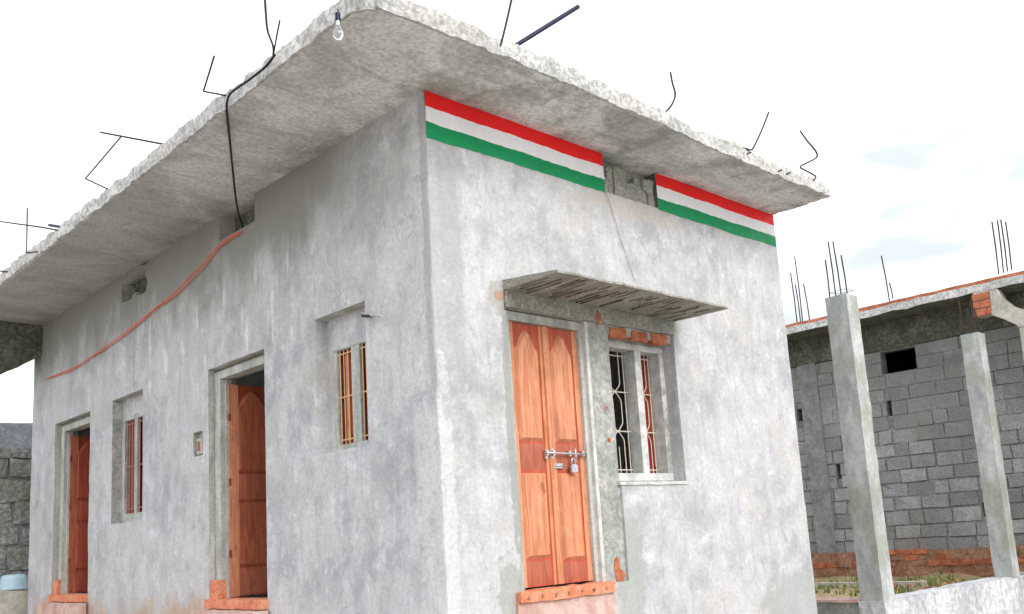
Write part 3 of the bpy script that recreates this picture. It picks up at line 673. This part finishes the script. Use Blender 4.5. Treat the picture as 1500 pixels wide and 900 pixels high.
for j in range(len(prof)-1):
    for k in range(n): mb.f.append((j*n+k, j*n+(k+1) % n, (j+1)*n+(k+1) % n, (j+1)*n+k)); mb.mi.append(mb.mat('glass'))
mb.f.append(tuple((len(prof)-1)*n+k for k in range(n))); mb.mi.append(0)
mb.build('glass_envelope', BULB, smooth=80)

# ================================================================ unfinished building to the right
BX = 10.0
UB = empty('unfinished_building', (12, 1, GZ), 'unfinished concrete block building with stained roof slab and rebars on top', 'building')
bl = MB(); tint = []
def solid_block(mb, x0, x1, y0, y1, z0, z1, m, j=.006):
    q = [Vector((x, y, z))+Vector((random.uniform(-j, j), random.uniform(-j, j), random.uniform(-j, j))) for x in (x0, x1) for y in (y0, y1) for z in (z0, z1)]
    mb.add(q, [(0, 1, 3, 2), (4, 6, 7, 5), (0, 4, 5, 1), (2, 3, 7, 6), (0, 2, 6, 4), (1, 5, 7, 3)], m)
holes = [(.95, 1.50, 2.655, 3.0), (2.86, 3.04, 2.12, 2.33), (2.39, 2.46, 1.12, 1.36), (1.42, 1.50, 2.0, 2.24), (.22, .30, .40, .60), (-2.2, -1.6, 2.6, 3.0)]
def in_hole(y0, y1, z0, z1):
    r = []
    for h in holes:
        if y0 < h[1] and y1 > h[0] and z0 < h[3] and z1 > h[2]: r.append(h)
    return r
z = GZ-.1; row = 0; zc = []
while z < 3.0: zc.append(z); z += random.choice((.205, .215, .225, .2))
zc.append(3.02)
for r_ in range(len(zc)-1):
    y = -4.2-random.random()*.3; z0, z1 = zc[r_], zc[r_+1]
    while y < 6.6:
        L_ = random.choice((.38, .40, .42, .40, .22)) if z0 < 2.4 else .45
        segs = [(y, y+L_)]
        for h in in_hole(y, y+L_, z0, z1):
            ns = []
            for a, b in segs:
                if a < h[0]: ns.append((a, min(b, h[0])))
                if b > h[1]: ns.append((max(a, h[1]), b))
            segs = ns
        for a, b in segs:
            if b-a < .05: continue
            gp = .011 if z1 < 1.7 else .005
            dx = random.uniform(-.004, .012)*(1 if z1 < 2.0 else .5)
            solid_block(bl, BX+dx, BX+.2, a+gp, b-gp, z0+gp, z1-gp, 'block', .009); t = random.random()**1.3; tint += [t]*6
        y += L_
# mortar bed behind the joints, with the same holes
ys = axis([-4.6, 6.6]+[c for h in holes for c in h[:2]], 3); zs_ = axis([GZ-.1, 3.03]+[c for h in holes for c in h[2:]], 3)
for i in range(len(ys)-1):
    for j in range(len(zs_)-1):
        yc, zc_ = (ys[i]+ys[i+1])/2, (zs_[j]+zs_[j+1])/2
        if any(h[0] < yc < h[1] and h[2] < zc_ < h[3] for h in holes): continue
        bl.box(BX+.018, BX+.19, ys[i], ys[i+1], zs_[j], zs_[j+1], 'mortar'); tint += [.3]*6
bl.box(BX+.19, 14, -4.8, -4.6, GZ, 3.47, 'mortar').box(13.8, 14, -4.6, 6.6, GZ, 3.47, 'mortar').box(BX+.19, 14, 6.4, 6.6, GZ, 3.47, 'mortar'); tint += [.3]*18
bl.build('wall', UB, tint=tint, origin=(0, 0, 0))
MB().box(BX-.03, BX+.2, -4.6, 6.6, 3.03, 3.455, 'beamd').build('ring_beam', UB, cutlen=.2, wobble=(.014, 4), smooth=50)  # grimy beam, darkened further with painted shade of the roof overhang
for y0 in (2.60, -3.6): MB().box(BX-.02, BX+.1, y0, y0+.33, GZ, 3.03, 'pil').build('pilaster', UB, cutlen=.25, wobble=(.010, 4), smooth=50)
pm = MB()    # patchy cement render on the upper wall
for (a, b, c, d) in ((-1.4, .86, 2.35, 3.02), (1.56, 2.5, 2.4, 3.02), (.9, 1.55, 2.42, 2.63)):
    pm.box(BX-.018, BX+.02, a, b, c, d, 'mortar')
rbx = MB().box(9.35, 14, -5, 6.8, 3.455, 3.565, 'edge')
rs = rbx.build('roof_slab', UB, cutlen=.15, wobble=(.022, 5), smooth=50)
rs.data.materials.append(M['beamd'])  # slab underside takes the same dark colour, overhang shade painted in
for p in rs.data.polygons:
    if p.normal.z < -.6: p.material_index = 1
tag(MB().box(9.40, 14, -5, 6.75, 3.565, 3.625, 'brick').build('roof_rim', UB, cutlen=.15, wobble=(.010, 5)), 'red painted rim on top of the roof slab')
# brick footing courses
mb = MB()
for r_ in range(3):
    y = -4+r_*.11
    while y < 6:
        if random.random() < (.2, .35, .6)[r_] or (1.9 < y < 2.9 and r_ > 0): y += .235; continue
        solid_block(mb, BX-.06+random.uniform(-.02, .01), BX+.01, y+.005, y+.225, -.26+r_*.083, -.185+r_*.083, random.choice(('brick', 'brick', 'mud', 'mud')), .012)
        y += .235
mb.box(BX-.045, BX, -4, 6, -.42, -.03, 'mud'); mb.build('brick_footing', UB)
# haunched bracket, brick packing, end pillar under the near roof
T = lambda a, b, c: (c, a, b)
mb = MB().prism([(-.47, 3.44), (-.45, 3.10), (-.60, 3.00), (-.74, 2.90), (-.755, 2.86), (-1.9, 2.86), (-1.9, 3.06), (-.90, 3.06), (-.72, 3.16), (-.6, 3.3), (-.56, 3.44)], 9.30, 9.5, 'cream', T)
mb.build('haunched_bracket', UB, cutlen=.15, wobble=(.008, 5), smooth=50)
mb = MB()
for k in range(3): solid_block(mb, 9.29, 9.5, -.455, -.235, 3.115+k*.105, 3.21+k*.105, 'brick', .006)
mb.box(9.31, 9.49, -.45, -.24, 3.11, 3.45, 'cream'); mb.build('brick_packing', UB, bevel=.004)
MB().box(9.31, 9.5, -1.0, -.765, GZ, 2.87, 'cream').build('pillar', UB, cutlen=.2, wobble=(.008, 5), smooth=50)
def ubar(x0, y0, x1, y1, X, r=.010, parent=UB):
    return MB().tube([at(x0, y0, 'x', X), at((x0+x1)/2+.6, (y0+y1)/2, 'x', X), at(x1, y1, 'x', X)], r, 'rust', 6).build('rebar', parent, smooth=60)
for i, (a, b, c, d) in enumerate(((1158, 400, 1168, 476), (1164, 376, 1176, 474), (1165, 417, 1173, 474), (1177, 416, 1186, 470), (1291, 375, 1303, 441), (1303, 415, 1308, 438),
                  (1453, 325, 1463, 402), (1461, 323, 1470, 400), (1466, 322, 1476, 398), (1473, 325, 1482, 396))): ubar(a, b, c, d, 9.75+.07*(i % 2))
# ---------------------------------------------------------------- free-standing columns
def column(name, x0, y0, s, z0, z1, label, bars, lean=(0, 0)):
    r = empty(name, (x0+s/2, y0+s/2, z0), label, 'column', 'bare concrete columns with rebars')
    mb = MB().box(x0, x0+s, y0, y0+s, z0, z1, 'column')
    for v in mb.v:
        t = (v.z-z0)/(z1-z0); v.x += lean[0]*t; v.y += lean[1]*t
    mb.build('shaft', r, cutlen=.07, wobble=(.007, 5), smooth=60)
    for q in bars: ubar(*q[:4], q[4], q[5], r)
    ring = [at(px, py, 'x', x0+s*.35) for px, py in bars_ring[name]]
    return r
bars_ring = {'concrete_column': []}
c1 = column('concrete_column', 5.93, -.066, .262, -.412, 3.02, 'taller concrete column nearest the house, topped with four rebars and a wire stirrup',
       [(1209, 381, 1216, 442, 6.04, .0085), (1213, 354, 1225, 440, 6.04, .0085), (1220, 354, 1233, 438, 6.20, .0085), (1232, 374, 1242, 438, 6.20, .0085)])
sx = [Vector((6.03, -.02, 3.10)), Vector((6.03, .18, 3.09)), Vector((6.22, .18, 3.11)), Vector((6.22, -.02, 3.10)), Vector((6.03, -.02, 3.10))]
MB().tube(sx, .004, 'greywire', 5).build('stirrup', c1)
c2 = column('concrete_column', 9.0, -.345, .235, -.385, 2.845, 'shorter concrete column standing under the block building roof edge',
       [(1404, 440, 1412, 496, 9.04, .009), (1421, 440, 1430, 494, 9.04, .009), (1417, 452, 1419, 494, 9.2, .009), (1427, 452, 1437, 494, 9.2, .009)])
# weathering joint scars
# ---------------------------------------------------------------- low plinth walls round the yard
PW = MB()
n = 26
a, b = Vector((6.26, -.03, -.395)), Vector((10.3, -.05, -.405))
mb = MB().prism([(5.90, -.085), (9.97, -.40), (9.97, -.08), (5.90, .21)], 0, 1, 'lime', lambda a, b, c: (a, b, (GZ-.1) if c == 0 else -.402+.03*(a-5.9)/4))
tag(mb.build('plinth_wall', cutlen=.11, wobble=(.010, 3.2), smooth=50, origin=(8, -.1, GZ)), 'low whitewashed stone wall carrying the two bare columns', 'low wall')
mb = MB().box(5.96, 6.14, .21, 4.6, GZ-.1, -.412, 'raw').box(5.90, 6.2, .21, 4.6, -.412, -.385, 'pink')
tag(mb.build('plinth_wall', cutlen=.12, wobble=(.010, 4), smooth=50, origin=(6.05, 2.4, GZ)), 'low grey kerb wall with a pale ledge beside the house corner', 'low wall')
# raised earth inside
mb = MB(); xs = lin(6.1, 10.1, .16)+[10.1]; ys = lin(.1, 7.0, .16)+[7.0]
for y in ys:
    for x in xs: mb.v.append(Vector((x, y, -.46+.05*noise.noise(Vector((x, y, 0))*1.6)+.025*noise.noise(Vector((x, y, 3))*6)+(.06 if x > 9.6 else 0))))
for j in range(len(ys)-1):
    for i in range(len(xs)-1): mb.f.append((j*len(xs)+i, j*len(xs)+i+1, (j+1)*len(xs)+i+1, (j+1)*len(xs)+i)); mb.mi.append(mb.mat('earth'))
tag(mb.build('earth_fill', smooth=180), kind='structure')
mb = MB().box(8.3, 8.42, .5, 3.2, -.5, -.37, 'cream')
tag(mb.build('kerb_stone', cutlen=.2, wobble=(.015, 3), origin=(8.4, 1.8, -.5)), 'thin pale kerb lying in the weedy earth before the block building', 'kerb')
# weeds
mb = MB()
for k in range(4200):
    x = random.uniform(6.2, 9.8); y = random.uniform(.2, 5.)
    if noise.noise(Vector((x, y, 5))*1.3) < -.05: continue
    z = -.44+.05*noise.noise(Vector((x, y, 0))*1.6); h = random.uniform(.02, .08)*(1.6 if noise.noise(Vector((x, y, 9))*2) > .25 else 1); a = random.random()*6.28; wd = random.uniform(.006, .018)
    d = Vector((math.cos(a), math.sin(a), 0)); l = Vector((random.uniform(-.5, .5), random.uniform(-.5, .5), 0))*h; p = Vector((x, y, z))
    mb.add([p-d*wd, p+d*wd, p+d*wd*.8+l*.5+Vector((0, 0, h*.6)), p+l+Vector((0, 0, h))], [(0, 1, 2), (0, 2, 3)], 'leaf' if random.random() < .6 else 'leafd')
tag(mb.build('weeds'), 'green and straw coloured weeds growing on the earth behind the low wall', 'weeds', kind='stuff')
mb = MB()
for k in range(34):
    p = Vector((random.uniform(7.6, 9.0), random.uniform(.0, 1.0), -.42)); s_ = random.uniform(.015, .05)
    solid_block(mb, p.x-s_, p.x+s_, p.y-s_, p.y+s_, p.z-s_*.3, p.z+s_*.8, 'mud', s_*.4)
tag(mb.build('earth_clods'), 'scattered red earth clods behind the low wall', 'rubble', kind='stuff')

# ================================================================ block wall behind the house, left
RW = empty('boundary_wall', (-1.2, 10.3, GZ), 'rough stone block boundary wall behind the far end of the house', 'wall')
mb = MB(); tint = []
z = GZ-.1
while z < 2.25:
    h = random.uniform(.24, .36); x = -4-random.random()*.3
    while x < 3.2:
        L_ = random.uniform(.32, .6); solid_block(mb, x+.012, x+L_-.012, 10.0+random.uniform(-.04, .02), 10.3, z+.012, min(z+h, 2.27)-.012, 'stone', .03); t = random.uniform(.1, 1)
        tint += [t]*6; x += L_
    z += h
mb.box(-4, 3.2, 10.03, 10.28, GZ, 2.24, 'mortar'); tint += [.2]*6
mb.build('wall', RW, bevel=.02, cutlen=.12, wobble=(.02, 7), smooth=50)
mb = MB().box(-4, 3.2, 9.99, 10.31, 2.25, 2.63, 'bluecem'); mb.build('coping', RW, cutlen=.12, wobble=(.022, 3.5), smooth=50)
mb = MB().box(-3.4, .9, 9.15, 9.75, GZ-.1, .262, 'mud')
for v in mb.v: pass
tag(MB().box(-3.4, 1.2, 9.2, 9.95, GZ-.1, .255, 'cream').build('stone_ledge', cutlen=.14, wobble=(.035, 3), smooth=60, origin=(-1, 9.5, GZ)), 'mossy tan stone ledge at the foot of the boundary wall', 'ledge')
# pale blue basin upside down on the ledge
c = at(20, 852, 'y', 9.45); mb = MB(); n = 24; prof = [(.19, -.10), (.195, -.085), (.18, -.08), (.165, .03), (.15, .085), (.12, .10), (.03, .105)]
bz = .262+.10
for r_, z_ in prof: mb.v += [Vector((c.x+r_*math.cos(2*math.pi*k/n), c.y+r_*math.sin(2*math.pi*k/n), bz+z_)) for k in range(n)]
for j in range(len(prof)-1):
    for k in range(n): mb.f.append((j*n+k, j*n+(k+1) % n, (j+1)*n+(k+1) % n, (j+1)*n+k)); mb.mi.append(mb.mat('plastic'))
mb.f.append(tuple((len(prof)-1)*n+k for k in range(n))); mb.mi.append(0)
tag(mb.build('plastic_basin', smooth=50, origin=(c.x, c.y, .262)), 'pale blue plastic basin turned over on the ledge', 'basin')

for o in bpy.data.objects:
    if '_o' in o: del o['_o']
